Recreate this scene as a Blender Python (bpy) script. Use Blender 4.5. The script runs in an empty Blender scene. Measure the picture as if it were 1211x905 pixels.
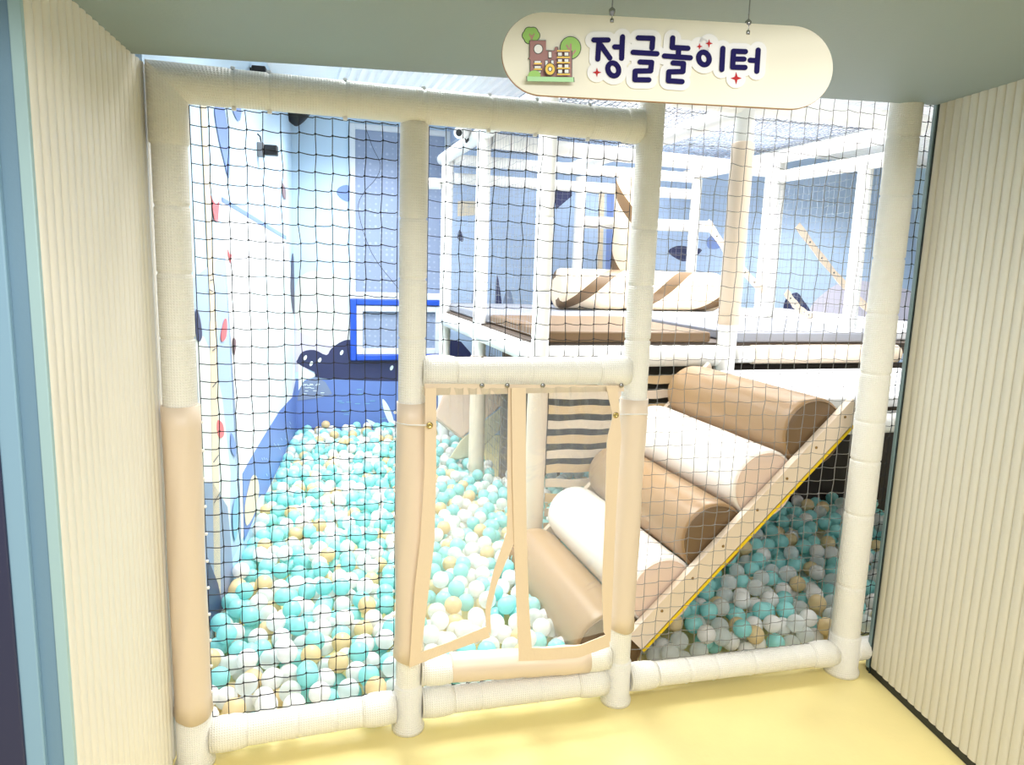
import bpy, bmesh, math, random
from mathutils import Vector, Matrix
rnd = random.Random(7)
PI = math.pi
COL = bpy.context.scene.collection

# ------------------------------------------------------------------ camera model (fitted)
W, H = 1211, 905
CF, YAW, PITCH, ROLL = 853.016, 0.3039, 0.163, 0.0336
CPOS = Vector((0.2956, -2.1954, 1.5559))
_f = Vector((math.sin(YAW)*math.cos(PITCH), math.cos(YAW)*math.cos(PITCH), -math.sin(PITCH)))
_r = Vector((math.cos(YAW), -math.sin(YAW), 0)); _u = _r.cross(_f)
FW = _f; RT = math.cos(ROLL)*_r + math.sin(ROLL)*_u; UP = -math.sin(ROLL)*_r + math.cos(ROLL)*_u
def at(px, py, **k):
    """photo pixel -> point on the world plane x=, y= or z= constant (for layout)"""
    d = FW + RT*((px-W/2)/CF) - UP*((py-H/2)/CF)
    a, v = list(k.items())[0]; i = 'xyz'.index(a)
    return CPOS + d*((v-CPOS[i])/d[i])
def atp(px, py, p0, n):
    d = FW + RT*((px-W/2)/CF) - UP*((py-H/2)/CF)
    return CPOS + d*((p0-CPOS).dot(n)/d.dot(n))
def pix(p):
    d = Vector(p)-CPOS; z = d.dot(FW)
    return W/2+CF*d.dot(RT)/z, H/2-CF*d.dot(UP)/z, z

# ------------------------------------------------------------------ materials
def lin(c):
    return tuple(((v/255)/12.92 if v/255 <= .04045 else ((v/255+.055)/1.055)**2.4) for v in c)
MATS = {}
def mat(name, rgb, rough=.5, metal=0, bump=None, emit=0, spec=.5, trans=0, var=0):
    if name in MATS: return MATS[name]
    m = bpy.data.materials.new(name); m.use_nodes = True
    nt = m.node_tree; b = nt.nodes['Principled BSDF']; L = nt.links
    c = lin(rgb)+(1,)
    b.inputs['Base Color'].default_value = c
    b.inputs['Roughness'].default_value = rough; b.inputs['Metallic'].default_value = metal
    b.inputs['Specular IOR Level'].default_value = spec
    b.inputs['Transmission Weight'].default_value = trans
    if emit:
        b.inputs['Emission Color'].default_value = c; b.inputs['Emission Strength'].default_value = emit
    tc = nt.nodes.new('ShaderNodeTexCoord')
    if var:
        n = nt.nodes.new('ShaderNodeTexNoise'); n.inputs['Scale'].default_value = 9; n.inputs['Detail'].default_value = 4
        L.new(tc.outputs['Object'], n.inputs['Vector'])
        mx = nt.nodes.new('ShaderNodeMix'); mx.data_type = 'RGBA'
        mx.inputs[6].default_value = tuple(v*(1-var) for v in c[:3])+(1,); mx.inputs[7].default_value = tuple(min(1, v*(1+var)) for v in c[:3])+(1,)
        L.new(n.outputs['Fac'], mx.inputs[0]); L.new(mx.outputs[2], b.inputs['Base Color'])
    if bump == 'weave':
        sx = nt.nodes.new('ShaderNodeSeparateXYZ'); L.new(tc.outputs['UV'], sx.inputs[0])
        hs = []
        for ax in (0, 1):
            mu = nt.nodes.new('ShaderNodeMath'); mu.operation = 'MULTIPLY'; mu.inputs[1].default_value = 2*PI/.0075
            L.new(sx.outputs[ax], mu.inputs[0])
            sn = nt.nodes.new('ShaderNodeMath'); sn.operation = 'SINE'; L.new(mu.outputs[0], sn.inputs[0]); hs.append(sn)
        mxm = nt.nodes.new('ShaderNodeMath'); mxm.operation = 'MAXIMUM'
        L.new(hs[0].outputs[0], mxm.inputs[0]); L.new(hs[1].outputs[0], mxm.inputs[1])
        bp = nt.nodes.new('ShaderNodeBump'); bp.inputs['Strength'].default_value = .55; bp.inputs['Distance'].default_value = .0016
        L.new(mxm.outputs[0], bp.inputs['Height']); L.new(bp.outputs[0], b.inputs['Normal'])
    elif bump:
        n = nt.nodes.new('ShaderNodeTexNoise'); n.inputs['Scale'].default_value = bump[0]; n.inputs['Detail'].default_value = 3
        L.new(tc.outputs['Object'], n.inputs['Vector'])
        bp = nt.nodes.new('ShaderNodeBump'); bp.inputs['Strength'].default_value = bump[1]; bp.inputs['Distance'].default_value = .01
        L.new(n.outputs['Fac'], bp.inputs['Height']); L.new(bp.outputs[0], b.inputs['Normal'])
    MATS[name] = m; return m
def ballmat(name, rgb, clear=0):
    m = mat(name, rgb, .28)
    nt = m.node_tree; L = nt.links; b = nt.nodes['Principled BSDF']; out = nt.nodes['Material Output']
    t = nt.nodes.new('ShaderNodeBsdfTranslucent'); t.inputs[0].default_value = lin(rgb)+(1,)
    mx = nt.nodes.new('ShaderNodeMixShader'); mx.inputs[0].default_value = .42
    L.new(b.outputs[0], mx.inputs[1]); L.new(t.outputs[0], mx.inputs[2]); last = mx
    if clear:
        tr = nt.nodes.new('ShaderNodeBsdfTransparent'); m2 = nt.nodes.new('ShaderNodeMixShader')
        lw = nt.nodes.new('ShaderNodeLayerWeight'); lw.inputs[0].default_value = .35
        mr = nt.nodes.new('ShaderNodeMapRange'); mr.inputs[3].default_value = clear; mr.inputs[4].default_value = .05
        L.new(lw.outputs['Facing'], mr.inputs[0]); L.new(mr.outputs[0], m2.inputs[0])
        L.new(mx.outputs[0], m2.inputs[1]); L.new(tr.outputs[0], m2.inputs[2]); last = m2
    L.new(last.outputs[0], out.inputs[0]); return m

FOAM = mat('white woven foam', (240, 238, 230), .45, bump='weave')
FOAMS = mat('white smooth foam', (242, 242, 238), .4, bump=(30, .05))
TAN = mat('tan leatherette', (226, 208, 186), .42, bump=(14, .12))
TAN2 = mat('camel leatherette', (152, 122, 86), .36, bump=(6, .14))
TAN3 = mat('dark camel leatherette', (112, 88, 60), .45, bump=(6, .1))
CREAM = mat('cream leatherette', (240, 232, 222), .36, bump=(6, .14))
PINKT = mat('pale pink leatherette', (225, 200, 182), .45)
BROWN = mat('brown mat vinyl', (112, 88, 60), .5, bump=(9, .15))
BROWND = mat('dark brown mat vinyl', (126, 100, 72), .55, bump=(9, .15))
GREY = mat('grey mat vinyl', (140, 143, 152), .5, bump=(9, .12))
WHITEV = mat('white mat vinyl', (240, 241, 244), .5, bump=(9, .12))
YELLOW = mat('yellow piping', (238, 200, 20), .4)
BLACK = mat('black', (22, 22, 24), .5)
NETB = mat('black net cord', (28, 28, 30), .7)
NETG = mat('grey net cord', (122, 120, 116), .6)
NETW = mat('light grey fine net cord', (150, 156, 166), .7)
STEEL = mat('brushed steel', (170, 170, 168), .25, 1)
WHITEP = mat('white plastic', (240, 240, 240), .35)
NAVY = mat('navy paint', (48, 52, 84), .5)
DARKP = mat('dark brown backing', (108, 96, 82), .8)  # also colours the sheet that stands for the shade under the deck

# ------------------------------------------------------------------ mesh builder
class MB:
    def __init__(s): s.bm = bmesh.new(); s.uv = s.bm.loops.layers.uv.new('UVMap')
    def face(s, vs, mi=0, sm=False):
        try: f = s.bm.faces.new(vs)
        except ValueError: return None
        f.material_index = mi; f.smooth = sm; return f
    def box(s, a, b, mi=0, bev=0, seg=2):
        c = (Vector(a)+Vector(b))/2; d = Vector([abs(x-y) for x, y in zip(a, b)])
        return s.obox(c, Vector((1, 0, 0)), Vector((0, 1, 0)), Vector((0, 0, 1)), d, mi, bev, seg)
    def obox(s, c, ax, ay, az, d, mi=0, bev=0, seg=2):
        c = Vector(c); vs = []
        for k in (-.5, .5):
            for j, i in ((-.5, -.5), (-.5, .5), (.5, .5), (.5, -.5)):
                vs.append(s.bm.verts.new(c+ax*(i*d[0])+ay*(j*d[1])+az*(k*d[2])))
        fs = [s.face([vs[i] for i in q], mi) for q in ((3, 2, 1, 0), (4, 5, 6, 7), (0, 1, 5, 4), (1, 2, 6, 5), (2, 3, 7, 6), (3, 0, 4, 7))]
        if bev:
            es = list({e for f in fs for e in f.edges})
            r = bmesh.ops.bevel(s.bm, geom=es, offset=bev, segments=seg, affect='EDGES', profile=.5)
            for f in r['faces']: f.material_index = mi; f.smooth = True
        return fs
    def rings(s, pts_list, mi=0, closed=True, cap0=True, cap1=True, sm=True, uvlen=None, uvr=None, mfun=None):
        rows = [[s.bm.verts.new(p) for p in ps] for ps in pts_list]; n = len(rows[0])
        for i in range(len(rows)-1):
            for j in range(n if closed else n-1):
                k = (j+1) % n
                f = s.face([rows[i][j], rows[i][k], rows[i+1][k], rows[i+1][j]], mfun(i, j) if mfun else mi, sm)
                if f and uvlen:
                    co = ((j, i), (j+1, i), (j+1, i+1), (j, i+1))
                    for lp, (a, b) in zip(f.loops, co): lp[s.uv].uv = (a/n*uvr*2*PI, uvlen[b])
        if cap0 and closed: s.face(rows[0][::-1], mi, False)
        if cap1 and closed: s.face(rows[-1], mi, False)
        return rows
    def lathe(s, p0, axis, prof, n=24, mi=0, cap=True, sm=True, twist=0, mfun=None):
        """prof: list of (t along axis, radius)"""
        p0 = Vector(p0); a = Vector(axis).normalized()
        x = a.orthogonal().normalized()
        if abs(a.z) > .9: x = Vector((1, 0, 0)); x = (x-a*x.dot(a)).normalized()
        y = a.cross(x)
        L = []; ul = []
        for t, r in prof:
            ph = twist*t
            L.append([p0+a*t+(x*math.cos(2*PI*j/n+ph)+y*math.sin(2*PI*j/n+ph))*r for j in range(n)]); ul.append(t)
        s.rings(L, mi, True, cap, cap, sm, ul, max(r for t, r in prof), mfun)
    def foam(s, p0, p1, r, joints=(), n=28, mi=0, rnd_end=.004, g=.0035):
        p0 = Vector(p0); p1 = Vector(p1); Ln = (p1-p0).length
        pr = [(0, r-rnd_end), (rnd_end, r), (rnd_end+.008, r)]
        for j in sorted(joints):
            t = j*Ln; pr += [(t-.014, r), (t-.006, r), (t-.0015, r-g), (t+.0015, r-g), (t+.006, r), (t+.014, r)]
        pr += [(Ln-rnd_end-.008, r), (Ln-rnd_end, r), (Ln, r-rnd_end)]
        pr = [q for k, q in enumerate(pr) if k == 0 or q[0] > pr[k-1][0]]
        s.lathe(p0, p1-p0, pr, n, mi)
    def tube(s, pts, r, n=8, mi=0, cap=True):
        pts = [Vector(p) for p in pts]; L = []
        ref = None
        for i, p in enumerate(pts):
            t = (pts[min(i+1, len(pts)-1)]-pts[max(i-1, 0)]).normalized()
            if ref is None: ref = t.orthogonal().normalized()
            ref = (ref-t*ref.dot(t)).normalized(); b = t.cross(ref)
            rr = r[i] if isinstance(r, (list, tuple)) else r
            L.append([p+(ref*math.cos(2*PI*j/n)+b*math.sin(2*PI*j/n))*rr for j in range(n)])
        s.rings(L, mi, True, cap, cap, n > 4)
    def poly(s, pts, mi=0):
        return s.face([s.bm.verts.new(p) for p in pts], mi)
    def prism(s, pts, off, mi=0, sm=False):
        off = Vector(off); a = [s.bm.verts.new(p) for p in pts]; b = [s.bm.verts.new(Vector(p)+off) for p in pts]
        n = len(a); s.face(a[::-1], mi); s.face(b, mi)
        for i in range(n): s.face([a[i], a[(i+1) % n], b[(i+1) % n], b[i]], mi, sm)
    def build(s, name, mats, parent=None, fix=True):
        if fix: bmesh.ops.recalc_face_normals(s.bm, faces=s.bm.faces[:])
        me = bpy.data.meshes.new(name); s.bm.to_mesh(me); s.bm.free()
        for m in (mats if isinstance(mats, (list, tuple)) else [mats]): me.materials.append(m)
        o = bpy.data.objects.new(name, me); COL.objects.link(o)
        if parent:
            o.parent = parent; o.matrix_parent_inverse = parent_inv(parent)
        return o
def parent_inv(p):
    m = Matrix.Identity(4); q = p
    chain = []
    while q: chain.append(q); q = q.parent
    for q in reversed(chain): m = m @ q.matrix_parent_inverse @ q.matrix_basis
    return m.inverted()
def tag(o, label, cat, group=None, kind=None):
    o['label'] = label; o['category'] = cat
    if group: o['group'] = group
    if kind: o['kind'] = kind
    return o
def thing(name, label, cat, loc, group=None):
    o = bpy.data.objects.new(name, None); o.empty_display_size = .1; o.location = loc; COL.objects.link(o)
    return tag(o, label, cat, group)
def struct(name, mb, mats, label=None):
    o = mb.build(name, mats); o['kind'] = 'structure'
    if label: o['label'] = label; o['category'] = name.split('_')[0]
    return o
def capsule2(a, b, r, n=10):
    a = Vector((a[0], a[1])); b = Vector((b[0], b[1])); d = b-a
    ang = math.atan2(d.y, d.x) if d.length > 1e-9 else 0
    return [(b.x+r*math.cos(ang-PI/2+PI*i/n), b.y+r*math.sin(ang-PI/2+PI*i/n)) for i in range(n+1)] + \
           [(a.x+r*math.cos(ang+PI/2+PI*i/n), a.y+r*math.sin(ang+PI/2+PI*i/n)) for i in range(n+1)]
def ell2(cx, cy, rx, ry, n=28, rot=0):
    out = []
    for i in range(n):
        a = 2*PI*i/n; x = rx*math.cos(a); y = ry*math.sin(a)
        out.append((cx+x*math.cos(rot)-y*math.sin(rot), cy+x*math.sin(rot)+y*math.cos(rot)))
    return out

# ================================================================== SETTING
CEIL = 2.68; BACK = 4.0
LWK, LW0 = .108, -.087                  # inner left wall x = LW0 + LWK*y
def lwx(y): return LW0+LWK*y
# floor
fm = mat('yellow vinyl floor', (238, 221, 152), .42, bump=(60, .06), var=.04)
b = MB(); b.box((-2.2, -3.2, -.1), (7.0, BACK+.1, 0)); struct('floor', b, fm)
# inner ribbed ceiling
cm = mat('white ceiling panel', (246, 248, 250), .5)
b = MB(); b.box((-.6, -.02, CEIL+.025), (7.0, BACK+.1, CEIL+.1))
x = .62
while x < 6.9:
    b.prism([(x, .1, CEIL+.026), (x+.008, .1, CEIL), (x+.034, .1, CEIL), (x+.042, .1, CEIL+.026)], (0, BACK-.1, 0)); x += .06
struct('ceiling', b, cm)
# lowered soffit over the entrance
sf = mat('sage grey soffit paint', (142, 158, 160), .6, bump=(120, .05))
def sz_(x): return 2.045+.044*x
b = MB()
prof = [(-2.2, sz_(-2.2)), (2.75, sz_(2.75))]
b.prism([(-.16, -.085, sz_(-.16)), (2.75, -.085, sz_(2.75)), (2.75, -.085, 3.0), (-.16, -.085, 3.0)], (0, -1.25, 0))
struct('trim_1', b, sf, 'sage grey lowered soffit over the play area entrance')
# outer left fluted panel
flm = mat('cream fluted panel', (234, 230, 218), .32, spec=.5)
def fluted(p0, p1, zb, ztf, pitch, depth, out, th):
    """panel of convex half round ribs between p0 and p1 (plan), ribs bulge towards 'out'"""
    p0 = Vector(p0); p1 = Vector(p1); d = p1-p0; L = d.length; d.normalize(); o = Vector(out)
    n = max(1, round(L/pitch)); pw = L/n; pts = []; ns = 7
    for i in range(n):
        for k in range(ns):
            a = PI*k/ns
            q = p0+d*(i*pw+pw*(.5-.5*math.cos(a)))+o*(depth*math.sin(a)**.8)
            pts.append(q)
    pts.append(p1.copy()); pts.append(p1-o*th); pts.append(p0-o*th)
    m = MB()
    lo = [m.bm.verts.new((q.x, q.y, zb)) for q in pts]; hi = [m.bm.verts.new((q.x, q.y, ztf(q.x))) for q in pts]
    for i in range(len(pts)):
        j = (i+1) % len(pts); m.face([lo[i], lo[j], hi[j], hi[i]], 0, i < n*ns)
    m.face(lo[::-1]); m.face(hi)
    # keep the grooves crisp
    for i in range(0, n*ns+1, ns):
        for e in lo[i].link_edges:
            if hi[i] in e.verts: e.smooth = False
    return m
def lpx(y): return -.065+.09*y
ld = Vector((.09, 1)).normalized(); lo_ = Vector((ld.y, -ld.x))
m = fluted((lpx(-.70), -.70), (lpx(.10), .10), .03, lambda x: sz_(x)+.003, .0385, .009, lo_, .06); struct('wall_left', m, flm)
# left jamb: blue trim, blue board, pale strip, navy board
BLUE1 = mat('powder blue trim', (168, 200, 205), .45); BLUE2 = mat('steel blue board', (118, 152, 176), .5, bump=(90, .04))
BLUE3 = mat('light blue strip', (140, 178, 204), .45)
xe = lpx(-.705)
b = MB(); b.box((xe-.014, -.716, 0), (xe+.006, -.70, 2.06), bev=.002); struct('trim_2', b, BLUE1)
b = MB(); b.box((-.9, -.712, 0), (xe-.014, -.62, 2.4)); struct('wall_front_left', b, BLUE2)
b = MB(); b.box((at(30, 905, y=-.73).x+.001, -.73, 0), (at(54, 905, y=-.73).x, -.712, 2.4), bev=.003); struct('trim_3', b, BLUE3)
b = MB(); b.box((-.62, -.735, 0), (at(30, 905, y=-.735).x, -.712, 2.4), bev=.003); struct('trim_4', b, NAVY)
b = MB(); b.box((lpx(-.70)-.06, -.699, 0), (lpx(-.70)-.001, -.69, .029)); struct('baseboard_left', b, BLACK)
# outer right fluted panel
rd = Vector((-.2, -1)).normalized(); ro = Vector((rd.y, -rd.x))      # towards camera / left
if ro.x > 0: ro = -ro
P0 = Vector((2.487, -.085)); P1 = P0+rd*1.5
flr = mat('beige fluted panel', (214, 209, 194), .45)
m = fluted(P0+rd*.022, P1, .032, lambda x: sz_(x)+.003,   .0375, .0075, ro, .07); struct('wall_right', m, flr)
ROOT = MB()
def rbox(mb, t0, t1, o0, o1, z0, z1, bev=0):
    c = P0+rd*((t0+t1)/2)+ro*((o0+o1)/2)
    mb.obox((c.x, c.y, (z0+z1)/2), Vector((rd.x, rd.y, 0)), Vector((ro.x, ro.y, 0)), Vector((0, 0, 1)), (t1-t0, o1-o0, z1-z0), 0, bev)
ROOT.bm.free()
b = MB(); rbox(b, .0, .018, -.07, .011, .02, 2.17, .002); struct('trim_5', b, mat('grey blue trim', (128, 152, 156), .45))
b = MB(); rbox(b, .018, .024, -.06, .0075, .0, 2.17); struct('trim_6', b, mat('dark teal gap strip', (40, 54, 52), .6))
b = MB(); rbox(b, -.004, 1.5, -.068, .004, 0, .031, .003); struct('baseboard_right', b, mat('black rubber skirting', (30, 34, 32), .55))

# ---- inner left wall with mural
SKY = mat('mural sky blue', (196, 222, 245), .45); SKYD = mat('mural deep sky', (174, 198, 230), .45)
MW = mat('mural white', (248, 250, 252), .4); MBLU = mat('mural lake blue', (104, 132, 198), .45); MNAV = mat('mural navy', (50, 56, 96), .45)
MSAGE = mat('mural pale sage', (218, 226, 222), .45); MLAV = mat('mural lavender', (206, 204, 226), .45); MRED = mat('mural coral red', (226, 108, 112), .45)
MTAN = mat('mural tan', (222, 208, 182), .45); MGRY = mat('mural slate', (128, 144, 176), .45); MLEAF = mat('mural periwinkle', (120, 146, 206), .45)
MMINT = mat('mural pale mint', (232, 246, 246), .4); MBRN = mat('mural brown', (120, 96, 100), .5); MDRK = mat('mural dark stroke', (84, 84, 92), .5)
MTEAL = mat('mural teal', (120, 176, 204), .45)
MUR = [SKY, SKYD, MW, MBLU, MNAV, MSAGE, MLAV, MRED, MTAN, MGRY, MLEAF, MMINT, MBRN, MDRK, MTEAL]
IX = {k: i for i, k in enumerate(['sky', 'skyd', 'white', 'lake', 'navy', 'sage', 'lav', 'red', 'tan', 'slate', 'leaf', 'mint', 'brown', 'dark', 'teal'])}
wn = Vector((1, -LWK, 0)).normalized()                     # into the room
b = MB()
ys, ye = .11, BACK+.05
b.prism([(lwx(ys), ys, 0), (lwx(ye), ye, 0), (lwx(ye), ye, CEIL+.02), (lwx(ys), ys, CEIL+.02)], -wn*.1, IX['sky'])
def clipz(p, lo=.0):
    p = Vector(p); p.z = min(max(p.z, lo), CEIL-.003); return p
def ldecal(pts, key, lay=1, th=.0012):
    q = []
    for p in pts:
        w = atp(p[0], p[1], Vector((LW0, 0, 0)), wn)
        w.z = min(max(w.z, .003), CEIL-.003)
        if w.y < ys+.01: w = w-Vector((LWK, 1, 0))*((w.y-ys-.01)/1.0)
        if w.y > BACK-.012: w = w-Vector((LWK, 1, 0))*(w.y-BACK+.012)
        q.append(w+wn*(.0015*lay))
    b.prism(q, -wn*th, IX[key])
def smooth_open(pts, k=4):
    q = [pts[0]]+list(pts)+[pts[-1]]; out = []
    for i in range(1, len(q)-2):
        for t in range(k):
            u = t/k; p0, p1, p2, p3 = q[i-1:i+3]
            out.append(tuple(.5*((2*p1[c])+(-p0[c]+p2[c])*u+(2*p0[c]-5*p1[c]+4*p2[c]-p3[c])*u*u+(-p0[c]+3*p1[c]-3*p2[c]+p3[c])*u**3) for c in (0, 1)))
    return out+[pts[-1]]
def smooth_poly(pts, k=3):
    n = len(pts); out = []
    for i in range(n):
        p0, p1, p2, p3 = [pts[(i+j-1) % n] for j in range(4)]
        for t in range(k):
            u = t/k
            out.append(tuple(.5*((2*p1[c])+(-p0[c]+p2[c])*u+(2*p0[c]-5*p1[c]+4*p2[c]-p3[c])*u*u+(-p0[c]+3*p1[c]-3*p2[c]+p3[c])*u**3) for c in (0, 1)))
    return out
# deeper blue pilaster band low, white hill panel, lake, etc.
ldecal([(228, 330), (266, 300), (283, 560), (285, 640), (262, 690), (240, 640)], 'skyd', 1)
ldecal([(262, 238), (300, 262), (338, 284), (346, 330), (349, 400), (351, 500), (320, 590), (284, 640)], 'white', 1)
ldecal([(262, 233), (338, 279), (338, 284), (262, 239)], 'leaf', 2)
ldecal(smooth_poly([(300, 330), (338, 320), (346, 420), (340, 470), (312, 510), (300, 420)], 4), 'mint', 2)
ldecal([(352, 446), (345, 470), (330, 486), (310, 518), (294, 545), (286, 560), (288, 640), (300, 612), (340, 530), (352, 505)], 'lake', 3)
ldecal([(230, 395), (240, 398), (250, 420), (262, 470), (272, 560), (270, 660), (258, 700), (244, 640), (236, 520)], 'sage', 2)
for (x0, y0, x1, y1, w) in ((240, 120, 252, 380, 4), (252, 380, 258, 760, 5)):
    ldecal([(x0-w, y0), (x0+w*.6, y0), (x1+w*.6, y1), (x1-w, y1)], 'tan', 3)
ldecal(smooth_poly([(253, 128), (264, 128), (270, 170), (270, 211), (264, 190), (257, 160)], 4), 'leaf', 3)
ldecal(smooth_poly([(274, 128), (284, 128), (283, 142), (279, 141)], 3), 'leaf', 3)
ldecal([(247, 231), (254, 243), (258, 237), (256, 262), (252, 260)], 'red', 4)
ldecal([(267, 293), (271, 302), (273, 300), (271, 312)], 'red', 4)
ldecal(smooth_poly([(264, 378), (267, 380), (266, 398), (261, 404), (260, 395)], 3), 'red', 4)
ldecal(smooth_poly([(256, 497), (262, 502), (263, 515), (258, 518), (255, 508)], 3), 'red', 4)
ldecal(smooth_poly([(230, 366), (235, 378), (237, 399), (231, 402)], 3), 'navy', 4)
ldecal(smooth_poly([(274, 400), (278, 404), (276, 420), (274, 414)], 3), 'brown', 4)
ldecal(smooth_poly([(272, 512), (277, 525), (277, 540), (272, 532)], 3), 'leaf', 4)
ldecal([(238, 572), (250, 570), (268, 600), (276, 690), (262, 720), (240, 760), (236, 700)], 'slate', 3)
ldecal([(244, 660), (256, 690), (262, 720), (246, 742)], 'navy', 4)
ldecal(smooth_poly([(276, 592), (281, 590), (281, 618), (276, 640), (273, 612)], 3), 'teal', 5)
ldecal(smooth_poly([(293, 575), (297, 563), (302, 564), (305, 580), (300, 606), (290, 622), (288, 600)], 3), 'tan', 5)
ldecal(smooth_poly([(305, 588), (312, 585), (317, 592), (312, 602), (303, 608), (300, 600)], 3), 'sage', 6)
for (x0, y0, x1, y1) in ((246, 331, 250, 330), (245, 342, 249, 344), (249, 414, 253, 411), (249, 457, 255, 450), (250, 546, 256, 538), (251, 594, 259, 580)):
    ldecal([(x0, y0), (x1, y1), (x1, y1+1.3), (x0, y0+1.3)], 'dark', 6)
ldecal(smooth_poly([(333, 216), (337, 225), (337, 236), (334, 232)], 3), 'brown', 4)
ldecal(smooth_poly([(345, 300), (349, 318), (350, 345), (347, 372), (343, 345)], 4), 'navy', 4)
for i in range(26):
    x0 = rnd.uniform(300, 342); y0 = rnd.uniform(495, 575)
    if y0 < 470+(345-x0)*1.5+12 or y0 > 505+(352-x0)*1.9: continue
    ldecal([(x0, y0), (x0+1.6, y0+3), (x0+2.1, y0+3), (x0+.6, y0)], 'sky', 5)
o = b.build('wall_left_inner', MUR); o['kind'] = 'structure'

# ---- back wall with mural
b = MB(); b.box((-.3, BACK, 0), (7.0, BACK+.1, CEIL+.02), IX['sky'])
def bdecal(pts, key, lay=1, th=.0012):
    q = []
    for p in pts:
        w = at(p[0], p[1], y=BACK)
        w.z = min(max(w.z, .003), CEIL-.003); w.x = max(w.x, lwx(BACK)+.004); w.y = BACK-.0015*lay; q.append(w)
    b.prism(q, (0, th, 0), IX[key])
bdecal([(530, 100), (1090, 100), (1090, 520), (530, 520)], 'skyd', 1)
bdecal(smooth_poly([(348, 350), (358, 325), (380, 321), (402, 328), (413, 345), (440, 400), (440, 430), (348, 430)], 4), 'sage', 2)
bdecal([(347, 380), (352, 392), (395, 410), (410, 430), (348, 440)], 'lav', 3)
bdecal(smooth_poly([(352, 425), (358, 416), (372, 414), (386, 420), (392, 412), (406, 403), (420, 402), (470, 402), (545, 404), (545, 448), (388, 448), (372, 440), (352, 430)], 3), 'navy', 4)
bdecal([(349, 448), (388, 449), (545, 449), (545, 560), (345, 560)], 'lake', 3)
bdecal([(352, 470), (358, 452), (374, 446), (385, 452), (393, 466), (380, 470), (352, 474)], 'slate', 5)
bdecal([(353, 430), (356, 433), (376, 444), (360, 450), (353, 462)], 'mint', 4)
for (cx, cy) in ((385, 344), (399, 340), (398, 358), (385, 364), (372, 355), (402, 374)):
    bdecal(smooth_poly([(cx-3, cy-5), (cx+2, cy), (cx+3, cy+4), (cx, cy+4), (cx-3, cy+1)], 3), 'lav', 4)
for (cx, cy) in ((361, 423), (378, 426), (368, 430), (404, 417), (463, 435), (520, 428)):
    bdecal(ell2(cx, cy, 1.8, 3.2, 12, .4), 'mint', 6)
for i in range(30):
    cx = rnd.uniform(398, 540); cy = rnd.uniform(455, 500)
    bdecal([(cx, cy), (cx+6, cy), (cx+6, cy+.8), (cx, cy+.8)], 'teal', 5)
for i in range(16):
    cx = rnd.uniform(358, 382); cy = rnd.uniform(453, 467)
    bdecal([(cx, cy), (cx+4, cy+.2), (cx+4, cy+.9), (cx, cy+.7)], 'mint', 6)
bdecal(smooth_poly([(452, 472), (458, 478), (464, 492), (468, 510), (460, 500), (454, 486)], 3), 'mint', 6)
bdecal(smooth_poly([(433, 496), (444, 500), (458, 512), (448, 510)], 3), 'mint', 6)
bdecal(smooth_poly([(398, 228), (402, 221), (413, 220), (413, 238), (404, 235)], 3), 'leaf', 3)
# right part of the mural seen through the tower
bdecal(smooth_poly([(955, 372), (968, 352), (1000, 332), (1040, 336), (1085, 350), (1085, 400), (955, 400)], 4), 'lav', 2)
bdecal(smooth_poly([(926, 366), (930, 352), (942, 346), (950, 356), (957, 366), (962, 385), (928, 385)], 3), 'navy', 4)
bdecal(smooth_poly([(790, 297), (800, 291), (814, 292), (830, 296), (812, 309), (798, 305)], 3), 'navy', 4)
bdecal(smooth_poly([(836, 283), (845, 278), (856, 284), (852, 293), (838, 294)], 3), 'leaf', 4)
bdecal([(655, 220), (676, 220), (676, 232), (657, 248)], 'navy', 4)
bdecal([(718, 222), (730, 222), (730, 320), (716, 320)], 'leaf', 3)
bdecal([(708, 222), (715, 222), (712, 320), (706, 320)], 'tan', 4)
bdecal(smooth_poly([(560, 380), (558, 350), (564, 338), (572, 352), (574, 384)], 3), 'slate', 3)
bdecal(smooth_poly([(586, 370), (586, 340), (588, 325), (592, 350), (594, 372)], 3), 'navy', 4)
bdecal(smooth_poly([(594, 370), (597, 348), (602, 343), (606, 352), (607, 372)], 3), 'slate', 4)
bdecal(smooth_poly([(648, 372), (651, 345), (655, 338), (659, 352), (668, 366), (668, 374)], 3), 'navy', 4)
bdecal(smooth_poly([(541, 282), (543, 272), (547, 278), (547, 286)], 3), 'navy', 4)
bdecal([(541, 238), (568, 238), (568, 254), (541, 256)], 'tan', 3)
o = b.build('wall_back', MUR); o['kind'] = 'structure'
b = MB(); b.box((6.9, .9, 0), (7.0, BACK, CEIL+.02)); struct('wall_right_inner', b, SKYD)
b = MB(); b.box((2.90, -.05, 0), (7.0, .0, CEIL+.02)); struct('wall_front_right', b, mat('light block white', (230, 232, 230), .6))  # unseen slab added to block light right of the frame

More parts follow.
